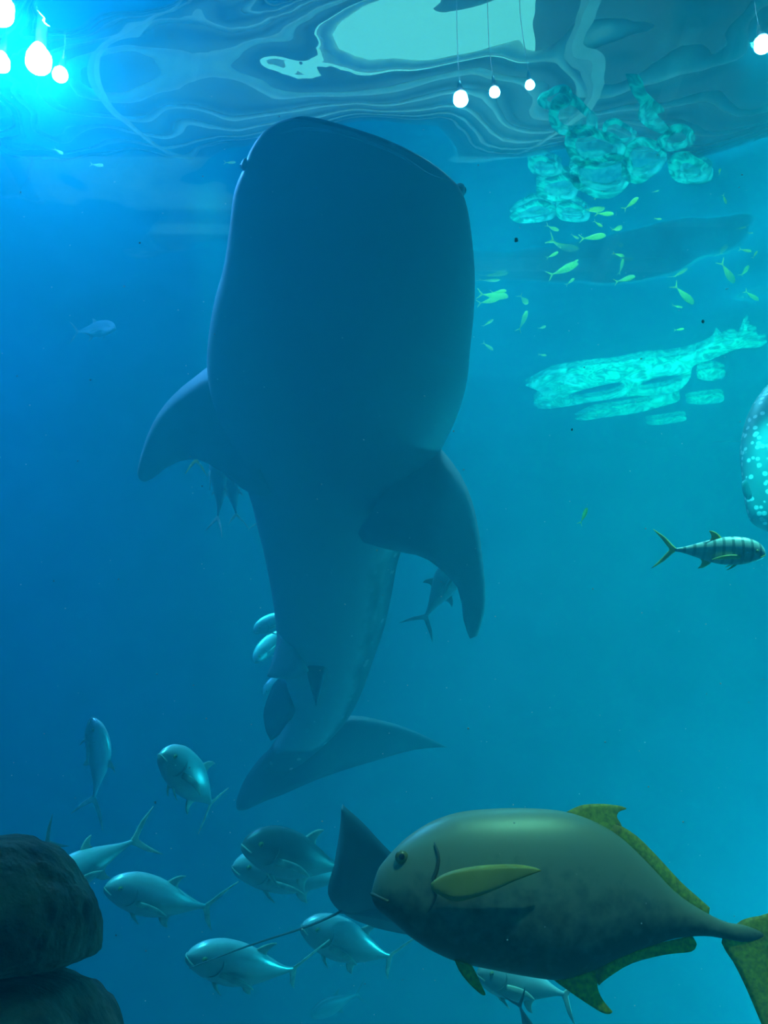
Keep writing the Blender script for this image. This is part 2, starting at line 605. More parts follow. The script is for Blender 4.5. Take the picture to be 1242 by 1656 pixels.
bk += [.5, .5]
mesh('body', v, f, M['shark'], sh, attr={'back': bk})


def pxs(lst, d):
    return [px(a, b, c if c else d) for a, b, c in lst]


def respine(p):
    """fin depths below were measured along a spine running from 5.4 to 8.4 m"""
    x, y, d = p
    return (x, y, d - (5.4 + 3.0 * (y - 190) / 1080.0) + shark_depth(y))


def fin_px(name, lead, trail, thick, mat, parent, nr=16, nc=8, tip=.2):
    if parent is sh:
        lead, trail = [respine(p) for p in lead], [respine(p) for p in trail]
    v, f = loft_fin([px(*p) for p in lead], [px(*p) for p in trail], thick, nr, nc, tip)
    return mesh(name, v, f, mat, parent)


fin_px('pectoral_fin', [(372, 560, 6.55), (333, 596, 6.6), (292, 628, 6.65), (262, 660, 6.75), (241, 697, 6.85), (228, 735, 6.95), (222, 764, 7.0), (226, 775, 7.02)],
       [(440, 800, 6.75), (406, 798, 6.85), (368, 771, 6.9), (330, 745, 6.95), (296, 744, 6.98), (268, 757, 7.0), (247, 774, 7.02), (233, 779, 7.02)],
       .17, M['shark_fin'], sh)
fin_px('pectoral_fin', [(668, 660, 6.78), (713, 724, 6.78), (741, 760, 6.75), (761, 802, 6.72), (773, 850, 6.7), (780, 900, 6.68), (785, 950, 6.68), (783, 992, 6.68), (772, 1028, 6.68)],
       [(630, 800, 6.8), (588, 842, 6.72), (583, 874, 6.7), (640, 891, 6.7), (684, 901, 6.7), (716, 924, 6.68), (742, 955, 6.68), (750, 1005, 6.68), (760, 1033, 6.68)],
       .15, M['shark_fin'], sh)
# pelvic fins, anal fin, dorsal fins
fin_px('pelvic_fin', [(452, 1010, 7.55), (446, 1045, 7.6), (438, 1075, 7.62), (432, 1092, 7.63)],
       [(500, 1085, 7.5), (478, 1098, 7.55), (455, 1098, 7.6), (434, 1095, 7.63)], .05, M['shark_fin'], sh, 8, 5)
fin_px('pelvic_fin', [(535, 1060, 7.62), (526, 1095, 7.55), (518, 1122, 7.52), (512, 1141, 7.5)],
       [(492, 1060, 7.62), (498, 1095, 7.55), (505, 1122, 7.52), (510, 1141, 7.5)], .05, M['shark_tail'], sh, 8, 5)
fin_px('dorsal_fin', [(470, 1096, 7.9), (447, 1100, 8.05), (433, 1128, 8.15), (426, 1155, 8.2), (430, 1182, 8.22)],
       [(478, 1150, 7.9), (470, 1165, 8.0), (460, 1178, 8.1), (448, 1192, 8.18), (438, 1198, 8.22)], .05, M['shark_tail'], sh, 10, 5)
fin_px('dorsal_fin', [(500, 880, 7.7), (470, 930, 8.25), (480, 960, 8.5), (500, 985, 8.62)],
       [(560, 980, 7.8), (545, 990, 8.2), (530, 995, 8.45), (512, 995, 8.62)], .08, M['shark_tail'], sh, 10, 5)
# crescent tail, one lobe to either side
fin_px('tail_fin', [(718, 1206, 8.9), (668, 1181, 8.75), (618, 1165, 8.6), (560, 1158, 8.45), (500, 1190, 8.3), (440, 1208, 8.3), (402, 1250, 8.25), (384, 1288, 8.2), (382, 1306, 8.18)],
       [(718, 1208, 8.9), (668, 1213, 8.75), (600, 1232, 8.6), (545, 1249, 8.45), (500, 1266, 8.3), (462, 1283, 8.3), (428, 1296, 8.25), (400, 1309, 8.2), (386, 1311, 8.18)],
       (.09, .05), M['shark_tail'], sh, 26, 8)
# mouth line: long thin lip
lipx = [(452, 217), (480, 209), (509, 209), (549, 215), (599, 231), (649, 253), (692, 281), (725, 292)]
lp = [Vector(p) for p in cr_sample([tuple(px(a, b, 4.98)) for a, b in lipx], 30)]
v, f = tube(lp, [.003 + .007 * math.sin(math.pi * i / 29) for i in range(30)], 6)
mesh('lip', v, f, M['lip'], sh)
for (a, b, d) in ((399, 268, 5.32), (744, 308, 5.42)):
    c = px(a, b, d)
    v, f = ball_geo(c, (RIGHT * .035, UP * .045, FWD * .045))
    e = mesh('eye', v, f, M['shark_fin'], sh, loc=c)
    s = -1 if a < 600 else 1
    v, f = ball_geo(c + RIGHT * .02 * s, (RIGHT * .022, UP * .025, FWD * .025), 10, 7)
    mesh('pupil', v, f, M['eye_dark'], e)

# ------------------------------------------------------------------ big golden trevally
TD = 1.9
tv = thing('golden_trevally', 'large golden trevally with yellow fins swimming close by', 'fish', px(840, 1440, TD))
TN = -(FWD + UP * ((828 - 1440) / FPX)).normalized()       # its flank faces the viewer


def tpx(a, b, off=0.0):
    """pixel on the fish's own mid-plane (upright, square to the line of sight), moved off towards the viewer"""
    r = FWD + RIGHT * ((a - 621) / FPX) + UP * ((828 - b) / FPX)
    o = Vector(tv.location)
    return CAM + r * ((o - CAM).dot(TN) / r.dot(TN)) + TN * off


TS = TD / FPX
tb = [(601, 1441, 1452, 3), (605, 1425, 1463, 9), (612, 1405, 1472, 17), (623, 1390, 1481, 25), (640, 1371, 1495, 34), (662, 1351, 1514, 43),
      (697, 1329, 1537, 53), (740, 1314, 1556, 60), (793, 1308, 1568, 64), (850, 1307, 1579, 64), (905, 1311, 1585, 60), (953, 1325, 1572, 53),
      (1000, 1352, 1550, 44), (1044, 1393, 1533, 34), (1092, 1443, 1518, 24), (1140, 1475, 1514, 16), (1175, 1491, 1519, 11), (1200, 1495, 1524, 8), (1222, 1501, 1522, 5), (1240, 1508, 1516, 2)]
rows = []
for (x, t, b, hw) in cr_sample(tb, 72):
    rows.append((tpx(x, t), tpx(x, b), TN, hw * TS, hw * TS))
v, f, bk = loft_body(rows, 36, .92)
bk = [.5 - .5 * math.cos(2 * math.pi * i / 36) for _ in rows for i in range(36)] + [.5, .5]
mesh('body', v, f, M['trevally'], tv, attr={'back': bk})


def tfin(name, lead, trail, thick, mat, nr=14, nc=6, parent=None):
    v, f = loft_fin([tpx(*p) for p in lead], [tpx(*p) for p in trail], thick, nr, nc, .4)
    return mesh(name, v, f, mat, parent or tv)


tfin('dorsal_fin', [(916, 1313), (930, 1306), (946, 1301), (975, 1300), (1002, 1303), (1013, 1307)],
     [(1000, 1352), (1006, 1340), (1003, 1330), (998, 1322), (1001, 1313), (1012, 1309)], .006, M['golden_fin'])
tfin('dorsal_fin', [(995, 1330), (1030, 1352), (1066, 1388), (1100, 1425), (1130, 1452), (1148, 1468)],
     [(985, 1345), (1020, 1373), (1058, 1410), (1093, 1446), (1125, 1468), (1146, 1480)], .006, M['golden_fin'], 16, 4)
tfin('anal_fin', [(893, 1583), (920, 1603), (948, 1622), (972, 1637), (985, 1640), (990, 1637)],
     [(985, 1552), (975, 1575), (966, 1593), (972, 1612), (982, 1626), (990, 1635)], .006, M['golden_fin'])
tfin('anal_fin', [(968, 1594), (985, 1580), (1022, 1558), (1075, 1544), (1118, 1539), (1127, 1527)],
     [(960, 1562), (985, 1552), (1022, 1538), (1070, 1524), (1105, 1516), (1120, 1514)], .006, M['golden_fin'], 16, 4)
tfin('pelvic_fin', [(733, 1550, .02), (742, 1570, .025), (758, 1590, .03), (775, 1605, .03), (781, 1607, .03)],
     [(762, 1560, .02), (768, 1572, .025), (775, 1588, .03), (781, 1600, .03), (783, 1606, .03)], .005, M['golden_fin'], 10, 4)
tfin('pectoral_fin', [(694, 1428, .088), (718, 1412, .1), (766, 1402, .115), (818, 1400, .12), (848, 1404, .118), (861, 1409, .114)],
     [(696, 1440, .088), (715, 1452, .1), (735, 1457, .11), (775, 1446, .115), (820, 1426, .118), (860, 1411, .114)], .007, M['golden_pectoral'])
tfin('tail_fin', [(1330, 1425), (1280, 1452), (1242, 1477), (1204, 1486), (1185, 1500), (1166, 1522), (1188, 1560), (1210, 1606), (1235, 1665), (1262, 1722)],
     [(1332, 1428), (1300, 1468), (1275, 1500), (1256, 1516), (1248, 1530), (1246, 1545), (1252, 1570), (1262, 1610), (1270, 1670), (1266, 1722)],
     (.008, .008), M['golden_fin'], 24, 6)
for s in (1, -1):
    c = tpx(649, 1387, s * .043)
    v, f = ball_geo(c, (RIGHT * .015, TN.cross(RIGHT) * .015, TN * .012))
    e = mesh('eye', v, f, M['golden_eye'], tv, loc=c)
    c2 = c + TN * .006 * s
    v, f = ball_geo(c2, (RIGHT * .0085, TN.cross(RIGHT) * .0085, TN * .0075), 12, 7)
    mesh('pupil', v, f, M['eye_dark'], e)
    g = [(700, 1365), (706, 1385), (704, 1405), (698, 1425), (702, 1448), (690, 1475)]
    gp = [Vector(p) for p in cr_sample([tuple(tpx(a, b, s * (.072 if i in (1, 2, 3, 4) else .064))) for i, (a, b) in enumerate(g)], 20)]
    v, f = tube(gp, [.0015 + .0035 * math.sin(math.pi * i / 19) for i in range(20)], 6)
    mesh('gill_edge', v, f, M['trevally'], tv)
mp = [Vector(p) for p in cr_sample([tuple(tpx(a, b, o)) for a, b, o in ((628, 1458, .036), (615, 1452, .026), (605, 1447, .012), (601, 1446, 0), (605, 1447, -.012), (615, 1452, -.026))], 20)]
v, f = tube(mp, [.004] * 20, 6)
mesh('lip', v, f, M['dusky_lip'], tv)

# ------------------------------------------------------------------ jacks: one shape, posed one by one
JB = [(0.0, .0, -.03, .006), (.012, .045, -.055, .028), (.045, .095, -.08, .05), (.09, .13, -.102, .064), (.17, .163, -.132, .078), (.27, .173, -.15, .085),
      (.38, .163, -.152, .082), (.5, .128, -.128, .068), (.62, .083, -.084, .045), (.72, .045, -.047, .025), (.79, .025, -.027, .015), (.83, .02, -.022, .011)]


class Pose:
    def __init__(self, head, tail, up, bend=0.0, length=None):
        x = (tail - head)
        self.len = length or x.length / .95
        self.h = head
        self.x = x.normalized()
        self.y = up.cross(self.x).normalized()
        self.z = self.x.cross(self.y)
        if self.z.dot(up) < 0:
            self.z = -self.z
        self.b = bend

    def __call__(self, t, z, y=0.0):
        return self.h + self.len * (self.x * t + self.z * z + self.y * (y + self.b * max(0, t - .35) ** 2))


def jack(name, label, head, tail, up, bend=0.0, skin_m='jack', fin_m='jack_fin', tail_m=None, group=None, deep=.9, fat=.9, parts=True, cat='fish'):
    P = Pose(head, tail, up, bend)
    o = thing(name, label, cat, P(.4, 0), group)
    rows = []
    for (t, a, b, w) in cr_sample(JB, 44):
        rows.append((P(t, a * deep), P(t, b * deep), P.y, max(.002, w * fat) * P.len, max(.002, w * fat) * P.len))
    v, f, bk = loft_body(rows, 24, .95)
    # back attribute from the upright axis
    bk = []
    for row in rows:
        for i in range(24):
            bk.append(.5 - .5 * math.cos(2 * math.pi * i / 24))
    bk += [.5, .5]
    mesh('body', v, f, M[skin_m], o, attr={'back': bk})

    def fin(nm, lead, trail, th=.008, nr=12, nc=5, m=None):
        v, f = loft_fin([P(*q) for q in lead], [P(*q) for q in trail], (th * P.len, th * P.len), nr, nc)
        mesh(nm, v, f, M[m or fin_m], o)
    k = deep
    fin('tail_fin', [(1.04, .23 * k), (.93, .145 * k), (.86, .06 * k), (.81, 0), (.86, -.06 * k), (.93, -.145 * k), (1.04, -.23 * k)],
        [(1.045, .23 * k), (.965, .125 * k), (.91, .045 * k), (.885, 0), (.91, -.045 * k), (.965, -.125 * k), (1.045, -.23 * k)], .009, 18, 5, tail_m)
    fin('dorsal_fin', [(.40, .15 * k), (.43, .19 * k), (.475, .225 * k), (.52, .235 * k)], [(.52, .115 * k), (.50, .15 * k), (.505, .19 * k), (.525, .23 * k)])
    fin('anal_fin', [(.48, -.125 * k), (.51, -.165 * k), (.555, -.2 * k), (.6, -.212 * k)], [(.6, -.085 * k), (.575, -.125 * k), (.58, -.165 * k), (.605, -.208 * k)])
    if parts:
        for s in (1, -1):
            fin('pectoral_fin', [(.23, -.01, s * .08 * fat), (.31, .0, s * .098), (.40, -.012, s * .105), (.49, -.05, s * .1)],
                [(.24, -.05, s * .08 * fat), (.31, -.045, s * .098), (.40, -.05, s * .105), (.495, -.06, s * .1)], .008)
            fin('pelvic_fin', [(.25, -.14 * k, s * .025), (.29, -.175 * k, s * .04), (.345, -.2 * k, s * .05)],
                [(.29, -.14 * k, s * .025), (.315, -.17 * k, s * .04), (.35, -.197 * k, s * .05)], .007, 8, 4)
            c = P(.085, .035 * k, s * .058 * fat)
            r = .018 * P.len
            v, f = ball_geo(c, (P.x * r, P.z * r, P.y * r * .8), 12, 8)
            e = mesh('eye', v, f, M['golden_eye'], o, loc=c)
            v, f = ball_geo(c + P.y * s * r * .4, (P.x * r * .6, P.z * r * .6, P.y * r * .55), 10, 7)
            mesh('pupil', v, f, M['eye_dark'], e)
            gp = [Vector(q) for q in cr_sample([tuple(P(t, z * k, s * y * fat)) for t, z, y in ((.185, .09, .066), (.21, .04, .082), (.215, -.01, .085), (.2, -.06, .075), (.17, -.095, .05))], 12)]
            v, f = tube(gp, [(.001 + .004 * math.sin(math.pi * i / 11)) * P.len for i in range(12)], 5)
            mesh('gill_edge', v, f, M['dark_fin'], o)
        lp = [Vector(q) for q in cr_sample([tuple(P(t, z * k, y)) for t, z, y in ((.05, -.035, .05), (.022, -.027, .034), (0, -.02, 0), (.022, -.027, -.034), (.05, -.035, -.05))], 14)]
        v, f = tube(lp, [.0055 * P.len] * 14, 6)
        mesh('lip', v, f, M[fin_m], o)
    return o


U = camvec(0, 1, 0)
G1 = 'silver jacks schooling low in the water'
jack('silver_jack', 'pale jack swimming steeply upward, seen edge-on in dark blue water', px(152, 1162, 6.3), px(169, 1292, 6.6), camvec(.75, .1, .5), -.5, group=G1)
jack('silver_jack', 'silver jack seen from below, angling upward beside the whale shark tail', px(261, 1216, 4.15), px(369, 1318, 4.55), camvec(.55, .55, -.6), .5, group=G1)
jack('silver_jack', 'silver jack with raised tail, head hidden behind the dark rock', px(62, 1450, 3.55), px(222, 1348, 4.0), camvec(-.3, .85, .35), -.3, group=G1)
jack('silver_jack', 'silver jack beside the dark rock, below the raised forked tail', px(171, 1432, 3.75), px(358, 1482, 4.05), camvec(.2, .9, .1), .35, group=G1)
jack('silver_jack', 'brightest silver jack, lowest of the school, crossed by thin ray tail', px(304, 1542, 3.6), px(502, 1592, 3.95), camvec(.2, .85, .25), .4, group=G1)
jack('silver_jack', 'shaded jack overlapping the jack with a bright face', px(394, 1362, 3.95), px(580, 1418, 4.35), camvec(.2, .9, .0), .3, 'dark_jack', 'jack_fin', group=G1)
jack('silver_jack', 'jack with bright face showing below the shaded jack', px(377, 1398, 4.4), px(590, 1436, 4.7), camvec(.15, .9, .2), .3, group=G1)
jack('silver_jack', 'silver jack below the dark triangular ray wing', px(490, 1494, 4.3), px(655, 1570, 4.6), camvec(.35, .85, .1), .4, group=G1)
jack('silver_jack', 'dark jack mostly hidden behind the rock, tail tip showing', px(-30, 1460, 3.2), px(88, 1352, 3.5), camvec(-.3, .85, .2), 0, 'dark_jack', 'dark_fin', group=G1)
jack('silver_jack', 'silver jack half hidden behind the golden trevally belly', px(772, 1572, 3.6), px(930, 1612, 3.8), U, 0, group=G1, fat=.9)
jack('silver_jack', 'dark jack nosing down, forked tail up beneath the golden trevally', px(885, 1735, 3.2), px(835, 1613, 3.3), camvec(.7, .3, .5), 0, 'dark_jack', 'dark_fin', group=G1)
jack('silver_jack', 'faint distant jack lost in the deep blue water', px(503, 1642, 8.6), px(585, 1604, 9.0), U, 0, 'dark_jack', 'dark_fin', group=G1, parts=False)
G2 = 'jacks sheltering around the whale shark'
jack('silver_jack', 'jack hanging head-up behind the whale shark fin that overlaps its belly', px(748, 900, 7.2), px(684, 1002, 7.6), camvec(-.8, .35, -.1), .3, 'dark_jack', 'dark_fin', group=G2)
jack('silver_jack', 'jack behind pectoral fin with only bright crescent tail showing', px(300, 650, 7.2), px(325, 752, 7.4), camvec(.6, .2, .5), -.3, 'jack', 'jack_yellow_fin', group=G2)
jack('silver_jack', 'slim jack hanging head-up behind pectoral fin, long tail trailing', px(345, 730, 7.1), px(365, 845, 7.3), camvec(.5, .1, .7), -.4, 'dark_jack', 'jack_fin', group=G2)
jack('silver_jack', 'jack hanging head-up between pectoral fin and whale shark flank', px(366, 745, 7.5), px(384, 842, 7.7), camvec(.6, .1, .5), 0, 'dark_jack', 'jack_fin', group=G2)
jack('silver_jack', 'small jack with its tail peeking past the whale shark flank', px(440, 790, 7.6), px(417, 850, 7.8), camvec(-.5, .1, .6), 0, 'jack', 'jack_fin', group=G2)
jack('silver_jack', 'bright oval jack peeking out beside the whale shark belly', px(410, 1020, 7.9), px(498, 985, 8.2), camvec(-.3, .9, .4), 0, group=G2)
jack('silver_jack', 'bright slim jack slanting down beside the whale shark belly', px(411, 1070, 8.2), px(476, 1000, 8.6), camvec(-.5, .6, .6), 0, group=G2)
jack('silver_jack', 'dim jack slanting down beside the whale shark pelvic fin', px(426, 1124, 8.7), px(478, 1072, 8.9), camvec(-.5, .7, .3), 0, group=G2)
jack('silver_jack', 'dark fish under the blue surface beside the whale shark flank', px(187, 530, 8.6), px(118, 537, 8.8), U, 0, 'dark_jack', 'dark_fin', group=None)
jack('banded_trevally', 'pale fish with dark bands and yellow tail', px(1238, 894, 3.5), px(1071, 888, 3.6), camvec(0, .9, .25), 0, 'banded', 'jack_yellow_fin', 'jack_yellow_fin', deep=.88)

# ------------------------------------------------------------------ eagle ray behind the trevally
ry = thing('eagle_ray', 'dark ray with one triangular wing raised behind the golden trevally', 'ray', px(690, 1450, 3.4))
lead = [(553, 1302, 3.2), (584, 1328, 3.2), (625, 1372, 3.22), (680, 1425, 3.3), (740, 1465, 3.45), (790, 1500, 3.7), (830, 1530, 3.95)]
trail = [(552, 1306, 3.2), (549, 1345, 3.2), (541, 1395, 3.22), (532, 1452, 3.3), (580, 1492, 3.45), (680, 1512, 3.7), (800, 1540, 3.95)]
v, f = loft_fin([px(*p) for p in lead], [px(*p) for p in trail], (.05, .05), 30, 10)
mesh('disc', v, f, M['ray'], ry)
v, f, bk = loft_body([(px(x, y - h, 3.36), px(x, y + h, 3.36), -FWD, w, w) for x, y, h, w in
                      cr_sample([(548, 1474, 3, .008), (600, 1470, 14, .03), (660, 1466, 30, .06), (720, 1468, 34, .07), (780, 1478, 24, .05), (810, 1484, 8, .02)], 24)], 20)
mesh('trunk', v, f, M['ray'], ry)
tl = [px(a, b, d) for a, b, d in cr_sample([(560, 1470, 3.36), (500, 1497, 3.25), (415, 1525, 3.05), (360, 1545, 2.95), (306, 1566, 2.88)], 30)]
v, f = tube(tl, [.0058 - .0045 * i / 29 for i in range(30)], 6)
mesh('tail', v, f, M['ray'], ry)

# ------------------------------------------------------------------ whale shark reflection in the surface, built as a second body
s2 = thing('whale_shark', 'second whale shark with dense pale spots, only its blunt nose in view', 'shark', px(1290, 720, 7.6))
rows = []
n2 = (camvec(-.25, .55, .8)).normalized()
for (x0, y0, x1, y1, tf, tb, d) in cr_sample([(1224, 850, 1260, 862, .02, .02, 7.4), (1212, 838, 1290, 866, .1, .1, 7.4), (1205, 812, 1330, 860, .17, .2, 7.45), (1200, 770, 1380, 835, .25, .3, 7.55),
                                              (1197, 720, 1430, 795, .32, .4, 7.7), (1215, 660, 1480, 745, .38, .5, 7.9), (1270, 600, 1530, 680, .4, .5, 8.1), (1340, 540, 1560, 610, .35, .45, 8.3), (1430, 500, 1560, 540, .1, .1, 8.5)], 40):
    rows.append((px(x0, y0, d), px(x1, y1, d), n2, tf, tb))
v, f, bk = loft_body(rows, 32, .9)
bk = [1 - b for b in bk]
M['shark_spotted'] = two_side_skin('spotted_shark_skin', (.12, .2, .2), (.12, .2, .2), .5, spots=(16, .3, (.95, 1, .95)))
mesh('body', v, f, M['shark_spotted'], s2, attr={'back': bk})
fin_px('pectoral_fin', [(1206, 775, 7.3), (1199, 782, 7.25), (1202, 800, 7.25)], [(1216, 805, 7.3), (1212, 808, 7.25), (1208, 808, 7.25)], .02, M['shark_spotted'], s2, 8, 5)

# ------------------------------------------------------------------ rocks in the near corner


def rock(name, label, c, rad, power, seed, amp, low=1.0):
    bm = bmesh.new()
    bmesh.ops.create_icosphere(bm, subdivisions=6, radius=1)
    vs = []
    for vv in bm.verts:
        p = vv.co.normalized()
        q = Vector([sgnpow(p[i], power) for i in range(3)])
        if q.z < 0:
            q.z *= low
        s = 1 + amp * noise.fractal(p * 1.6 + Vector((seed, seed * .7, 0)), .9, 2.1, 5) + amp * .35 * noise.noise(p * 8 + Vector((0, seed, 0)))
        vs.append(Vector(c) + Vector([q[i] * rad[i] * s for i in range(3)]))
    fs = [tuple(x.index for x in ff.verts) for ff in bm.faces]
    bm.free()
    o = mesh(name, vs, fs, M['rock'], loc=(c[0], c[1], min(p.z for p in vs)))
    return tag(o, label, 'rock')


RD = 1.35
c1 = px(-22, 1536, RD)
rock('boulder', 'dark brown boulder lying on top of the rock pillar', c1, (.162, .2, .168), .93, 3.1, .05, .2)
c2 = px(-30, 1590, RD)
top = px(0, 1569, RD).z
rock('rock_pillar', 'dark greenish rock pillar under the boulder', (c2.x, c2.y, top * .5), (.228, .26, top * .5), .36, 8.3, .012)

# ------------------------------------------------------------------ lime fish reflections and a few small fish, all built as fish shapes
lt = thing('lime_fish', 'tiny lime-green fish glinting just under the water surface', 'fish', (0, 0, 0), 'tiny lime-green fish under the surface')
P = Pose(Vector((.5, 0, 0)), Vector((-.45, 0, 0)), Vector((0, 0, 1)), .25, 1.0)
rows = [(P(t, a * .75), P(t, b * .75), P.y, max(.004, w * .8), max(.004, w * .8)) for t, a, b, w in cr_sample(JB, 20)]
v, f, bk = loft_body(rows, 14)
lb = mesh('body', v, f, M['lime'], lt)
v, f = loft_fin([P(1.0, .17), (P(.88, .07)), P(.81, 0), P(.88, -.07), P(1.0, -.17)], [P(1.02, .17), P(.93, .06), P(.89, 0), P(.93, -.06), P(1.02, -.17)], (.012, .012), 12, 4)
lf = mesh('tail_fin', v, f, M['lime'], lt)
lime = [(797, 478, 50, -8), (790, 487, 38, 12), (806, 472, 26, 5), (846, 520, 36, 70), (910, 437, 52, 22), (958, 384, 42, 5), (922, 456, 18, 40), (929, 424, 14, 30), (893, 413, 22, 25), (967, 362, 18, -40),
        (977, 346, 30, -5), (1020, 330, 30, 40), (1000, 412, 20, -20), (1010, 452, 34, 15), (1005, 432, 26, 80), (1105, 476, 46, -50), (1172, 322, 18, -80), (1205, 405, 20, -15), (1221, 412, 14, 60),
        (1176, 440, 44, -65), (1215, 478, 28, -40), (1098, 533, 16, 5), (877, 574, 14, -10), (944, 835, 30, 70), (1064, 354, 12, -10), (789, 560, 22, -40)]
SMALL_L = [(95, 245, 20, -35), (157, 267, 24, -10), (372, 263, 20, -3)]
first = True
for (x, y, ln, ang) in lime + SMALL_L:
    c = px_surf(x, y, .16)
    if y > 700:
        c = px(x, y, 6.5)
    d = (c - CAM).dot(FWD)
    a = math.radians(ang)
    ax = (RIGHT * math.cos(a) + UP * math.sin(a) - FWD * .25).normalized()
    if first:
        o, ch, first = lt, None, False
    else:
        o = lt.copy()
        COL.objects.link(o)
        for part in (lb, lf):
            q = part.copy()
            COL.objects.link(q)
            q.parent = o
    s = ln * d / FPX
    yv = UP.cross(ax).normalized()
    zv = ax.cross(yv)
    o.matrix_world = Matrix.Translation(c) @ Matrix((ax, yv, zv)).transposed().to_4x4() @ Matrix.Scale(s, 4)
    if y > 700:
        o['label'] = 'tiny pale fish alone in open water below the foam'
        del o['group']
    elif x < 500:
        o['label'] = 'tiny pale fish at the blue surface between blue lamps and whale shark'
        o['group'] = 'tiny fish at the blue surface'

# ------------------------------------------------------------------ turquoise light reflections, built as thin sheets on the surface


def reflection(name, label, outer, holes=(), group=None, th=.02, cat='foam', mat='foam'):
    """flat slick in the plane of the water surface, with holes"""
    bm = bmesh.new()
    edges = []
    for poly in [outer] + list(holes):
        n = max(16, len(poly) * 4)
        ring = cr_sample([tuple(p) for p in list(poly) + [poly[0]]], n + 1)[:-1]
        vv = [bm.verts.new(px_surf(a, b, .05)) for a, b in ring]
        edges += [bm.edges.new((vv[i], vv[(i + 1) % len(vv)])) for i in range(len(vv))]
    bmesh.ops.triangle_fill(bm, use_beauty=True, use_dissolve=False, edges=edges)
    r = bmesh.ops.extrude_face_region(bm, geom=list(bm.faces))
    for e in r['geom']:
        if isinstance(e, bmesh.types.BMVert):
            e.co.z += th
    bm.verts.index_update()
    vs = [v.co.copy() for v in bm.verts]
    fs = [tuple(v.index for v in ff.verts) for ff in bm.faces]
    bm.free()
    c = sum(vs, Vector()) / len(vs)
    return tag(mesh(name, vs, fs, M[mat], loc=c, smooth=False), label, cat, group)


reflection('foam_slick', 'broad bright turquoise foam slick with two long holes and forked end',
     [(850, 624), (880, 608), (905, 598), (950, 592), (1000, 588), (1040, 580), (1080, 578), (1120, 570), (1150, 556), (1160, 540), (1168, 548), (1185, 542), (1196, 545), (1205, 525), (1212, 522), (1208, 534), (1222, 538), (1224, 542), (1206, 548),
      (1215, 554), (1240, 552), (1228, 562), (1195, 564), (1168, 574), (1150, 582), (1122, 592), (1116, 612), (1100, 630), (1070, 638), (1020, 642), (960, 650), (900, 660), (868, 660), (864, 648), (875, 636)],
     [[(902, 648), (932, 634), (970, 624), (1005, 619), (1008, 629), (982, 639), (940, 646)], [(1032, 624), (1058, 612), (1100, 607), (1099, 617), (1062, 628), (1038, 632)]])
reflection('foam_slick', 'narrow turquoise foam streak just below the broad slick',
     [(930, 678), (960, 664), (1010, 656), (1060, 645), (1095, 636), (1098, 648), (1075, 656), (1030, 668), (980, 675), (945, 680)])
reflection('foam_slick', 'short turquoise foam dab at the end of the streak', [(1110, 645), (1140, 640), (1168, 638), (1168, 650), (1140, 654), (1112, 652)])
reflection('foam_slick', 'small turquoise foam dab beside the forked end of the slick', [(1130, 600), (1150, 596), (1172, 600), (1170, 610), (1150, 616), (1128, 612)])
reflection('foam_slick', 'thin faint foam wisp below the narrow streak', [(1045, 682), (1075, 678), (1105, 674), (1108, 680), (1080, 686), (1050, 687)])
G3 = 'turquoise foam cells near the ceiling lamps'
LBL = 'ring-shaped turquoise foam cell floating near the lamps'
cells = [((975, 285), 45, 40, .72), ((960, 240), 44, 38, .6), ((1040, 260), 40, 32, .7), ((1115, 275), 34, 26, .45), ((1095, 225), 30, 20, .5), ((905, 305), 32, 24, .62), ((925, 345), 26, 16, .6),
         ((865, 345), 36, 17, .66), ((925, 190), 38, 36, .55), ((900, 160), 26, 20, .5), ((1000, 215), 26, 20, .7), ((880, 270), 26, 16, .6)]
for i, ((cx, cy), rx, ryy, hole) in enumerate(cells):
    ph = rng.uniform(0, 6)
    o_, h_ = [], []
    for k in range(11):
        a = 2 * math.pi * k / 11
        rr = 1 + .16 * math.sin(2 * a + ph) + .1 * math.sin(3 * a + 2 * ph)
        o_.append((cx + rx * rr * math.cos(a), cy + ryy * rr * math.sin(a)))
        h_.append((cx + rx * hole * (rr + .06) * math.cos(a), cy + ryy * hole * (rr - .05) * math.sin(a)))
    cell = reflection('foam_cell', LBL, o_, [h_], G3)
    reflection_fill = reflection('film', None, h_, mat='foam_film', cat=None, th=.006)  # dim inside of the painted reflection ring
    reflection_fill.parent = cell
    reflection_fill.location = reflection_fill.location - cell.location
reflection('foam_slick', 'turquoise foam tongue trailing from the foam cells toward the lamps',
     [(1012, 122), (1035, 125), (1045, 150), (1060, 165), (1075, 180), (1062, 186), (1080, 205), (1090, 218), (1068, 216), (1045, 205), (1032, 190), (1035, 170), (1022, 150)])

# ------------------------------------------------------------------ hall above: pipes, panels and lamps


def refr(x, y, z):
    """world point at height z seen through the calm surface at a photo pixel"""
    r = (FWD + RIGHT * ((x - 621) / FPX) + UP * ((828 - y) / FPX)).normalized()
    p = CAM + r * ((ZS - CAM.z) / r.z)
    h = Vector((r.x, r.y, 0))
    s = min(.985, h.length * 1.33)
    d = h.normalized() * s + Vector((0, 0, math.sqrt(1 - s * s)))
    return p + d * ((z - ZS) / d.z)


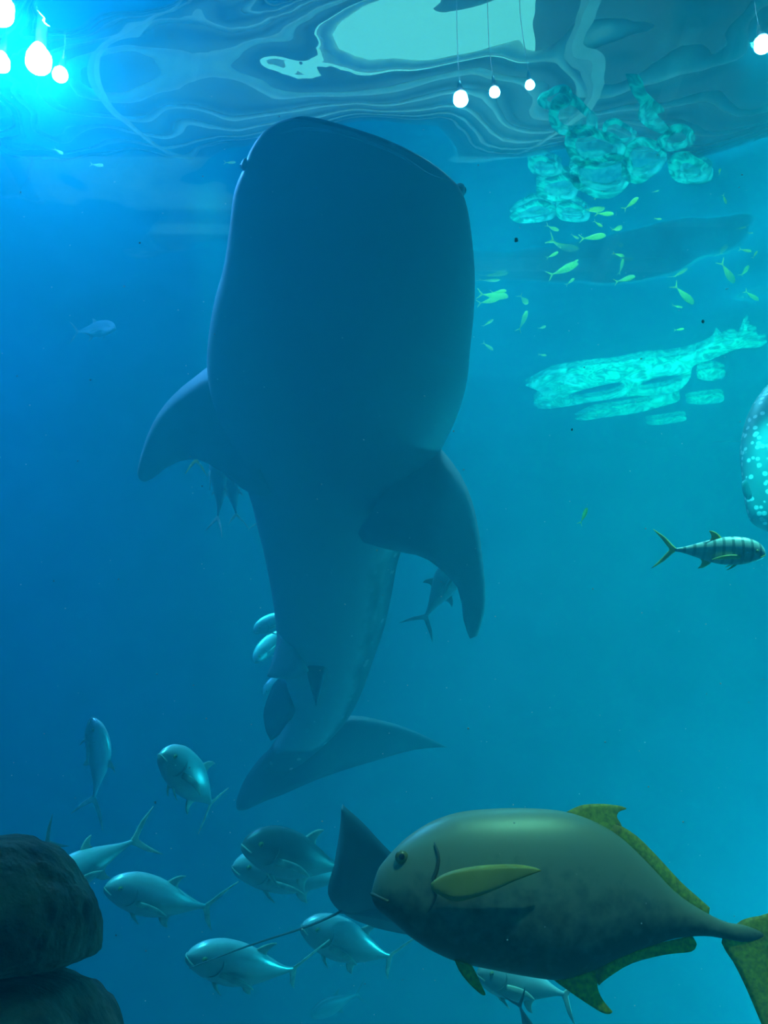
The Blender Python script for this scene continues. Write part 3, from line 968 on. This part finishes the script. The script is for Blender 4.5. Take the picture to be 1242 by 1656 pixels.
for i, yy in enumerate((13.2, 14.6, 16.4, 18.6, 21.2, 24.0)):
    o = mesh('ceiling_pipe', *tube([(-15, yy, 13.6), (15, yy + .3, 13.6)], [.14, .14], 12), M['pipe'], loc=(0, yy, 13.6))
    tag(o, 'thin pale pipe running across under the hall ceiling', 'pipe', 'ceiling pipes across the hall')
for xx in (-6.6, 4.4):
    v, f = box_geo((xx - .09, 9, 13.3), (xx + .09, 26.5, 13.5))
    o = mesh('ceiling_beam', v, f, M['pipe'], loc=(xx, 17, 13.3), smooth=False)
    tag(o, 'pale ceiling beam running lengthwise over the tank', 'beam', 'lengthwise ceiling beams')
a, b = refr(210, -30, 13.9), refr(860, 30, 13.9)
o = box('skylight', (-6.5, 12.2, 13.9), (3.6, 14.2, 13.98), M['skylight'])
tag(o, 'large pale mint light panel set in the hall ceiling', 'light panel')


def dipped_lamp(label, x, y, r, lens):
    """lamp on a rod from the ceiling, its glass bulb dipping just under the surface"""
    c = px_surf(x, y, r * .3)
    o = thing('dipped_lamp', label, 'lamp', c, 'lamps at the water surface')
    Z = Vector((0, 0, 1))
    v, f = ball_geo(c, (RIGHT * r * 1.15, Vector((0, r * 1.15, 0)), Z * r * .9), 18, 12)
    mesh('bulb', v, f, lens, o)
    v, f = tube([c + Z * r * .7, c + Z * (r + .02), c + Z * (r + .06)], [r * .5, r * .5, .01], 16)
    mesh('housing', v, f, M['metal'], o)
    v, f = tube([c + Z * (r + .05), Vector((c.x, c.y, 14.0))], [.003, .003], 6)
    mesh('rod', v, f, M['pipe'], o)
    return o


for (x, y, r, st, lab) in ((745, 162, .055, 110, 'star-bright white lamp beside the whale shark mouth'), (800, 150, .04, 60, 'white lamp in the middle of the row of three'),
                           (857, 138, .036, 60, 'white lamp at the far end of the row of three, by the beam'), (1234, 74, .06, 180, 'lone white lamp beyond the foam cells')):
    dipped_lamp(lab, x, y, r, emit('lamp_bulb', (.45, .8, 1), st))
for (x, y, r, st, lab) in ((62, 102, .09, 1500, 'largest bluish lamp of the blue cluster'), (97, 122, .055, 1200, 'small bluish lamp beside the largest of the blue cluster'),
                           (0, 22, .09, 1500, 'bluish lamp of the blue cluster hanging apart from the others'), (2, 105, .06, 1200, 'small bluish lamp of the blue cluster, on the far side of the largest')):
    dipped_lamp(lab, x, y, r, emit('lamp_bulb_blue', (.13, .46, 1), st))

# ------------------------------------------------------------------ drifting bits
for (x, y, d, s, lab) in ((835, 388, 3.0, .006, 'tiny brown speck drifting between whale shark head and lime-green fish'), (1137, 520, 3.0, .005, 'tiny dark speck drifting above the foam slick'), (925, 695, 3.0, .0035, 'tiny dark speck drifting below the foam slick')):
    c = px(x, y, d)
    v, f = ball_geo(c, (RIGHT * s, UP * s * 1.4, FWD * s * .6), 8, 6)
    v = [q + Vector((noise.noise(q * 300), noise.noise(q * 310), noise.noise(q * 290))) * s * .5 for q in v]
    tag(mesh('debris_speck', v, f, M['speck'], loc=c), lab, 'debris')
vs, fs = [], []
for i in range(420):
    d = rng.uniform(1.2, 6.5)
    c = px(rng.uniform(0, 1242), rng.uniform(150, 1656), d)
    r = rng.uniform(.0006, .0016) * (d ** .5)
    k = len(vs)
    e = [Vector((r, 0, 0)), Vector((0, r, 0)), Vector((0, 0, r))]
    vs += [c + e[0], c - e[0], c + e[1], c - e[1], c + e[2], c - e[2]]
    for a in (0, 1):
        for b in (2, 3):
            for q in (4, 5):
                fs.append((k + a, k + b, k + q))
o = mesh('drifting_particles', vs, fs, M['mote'], loc=px(621, 828, 4), smooth=False)
tag(o, 'fine pale particles drifting through the water', 'particles', kind='stuff')
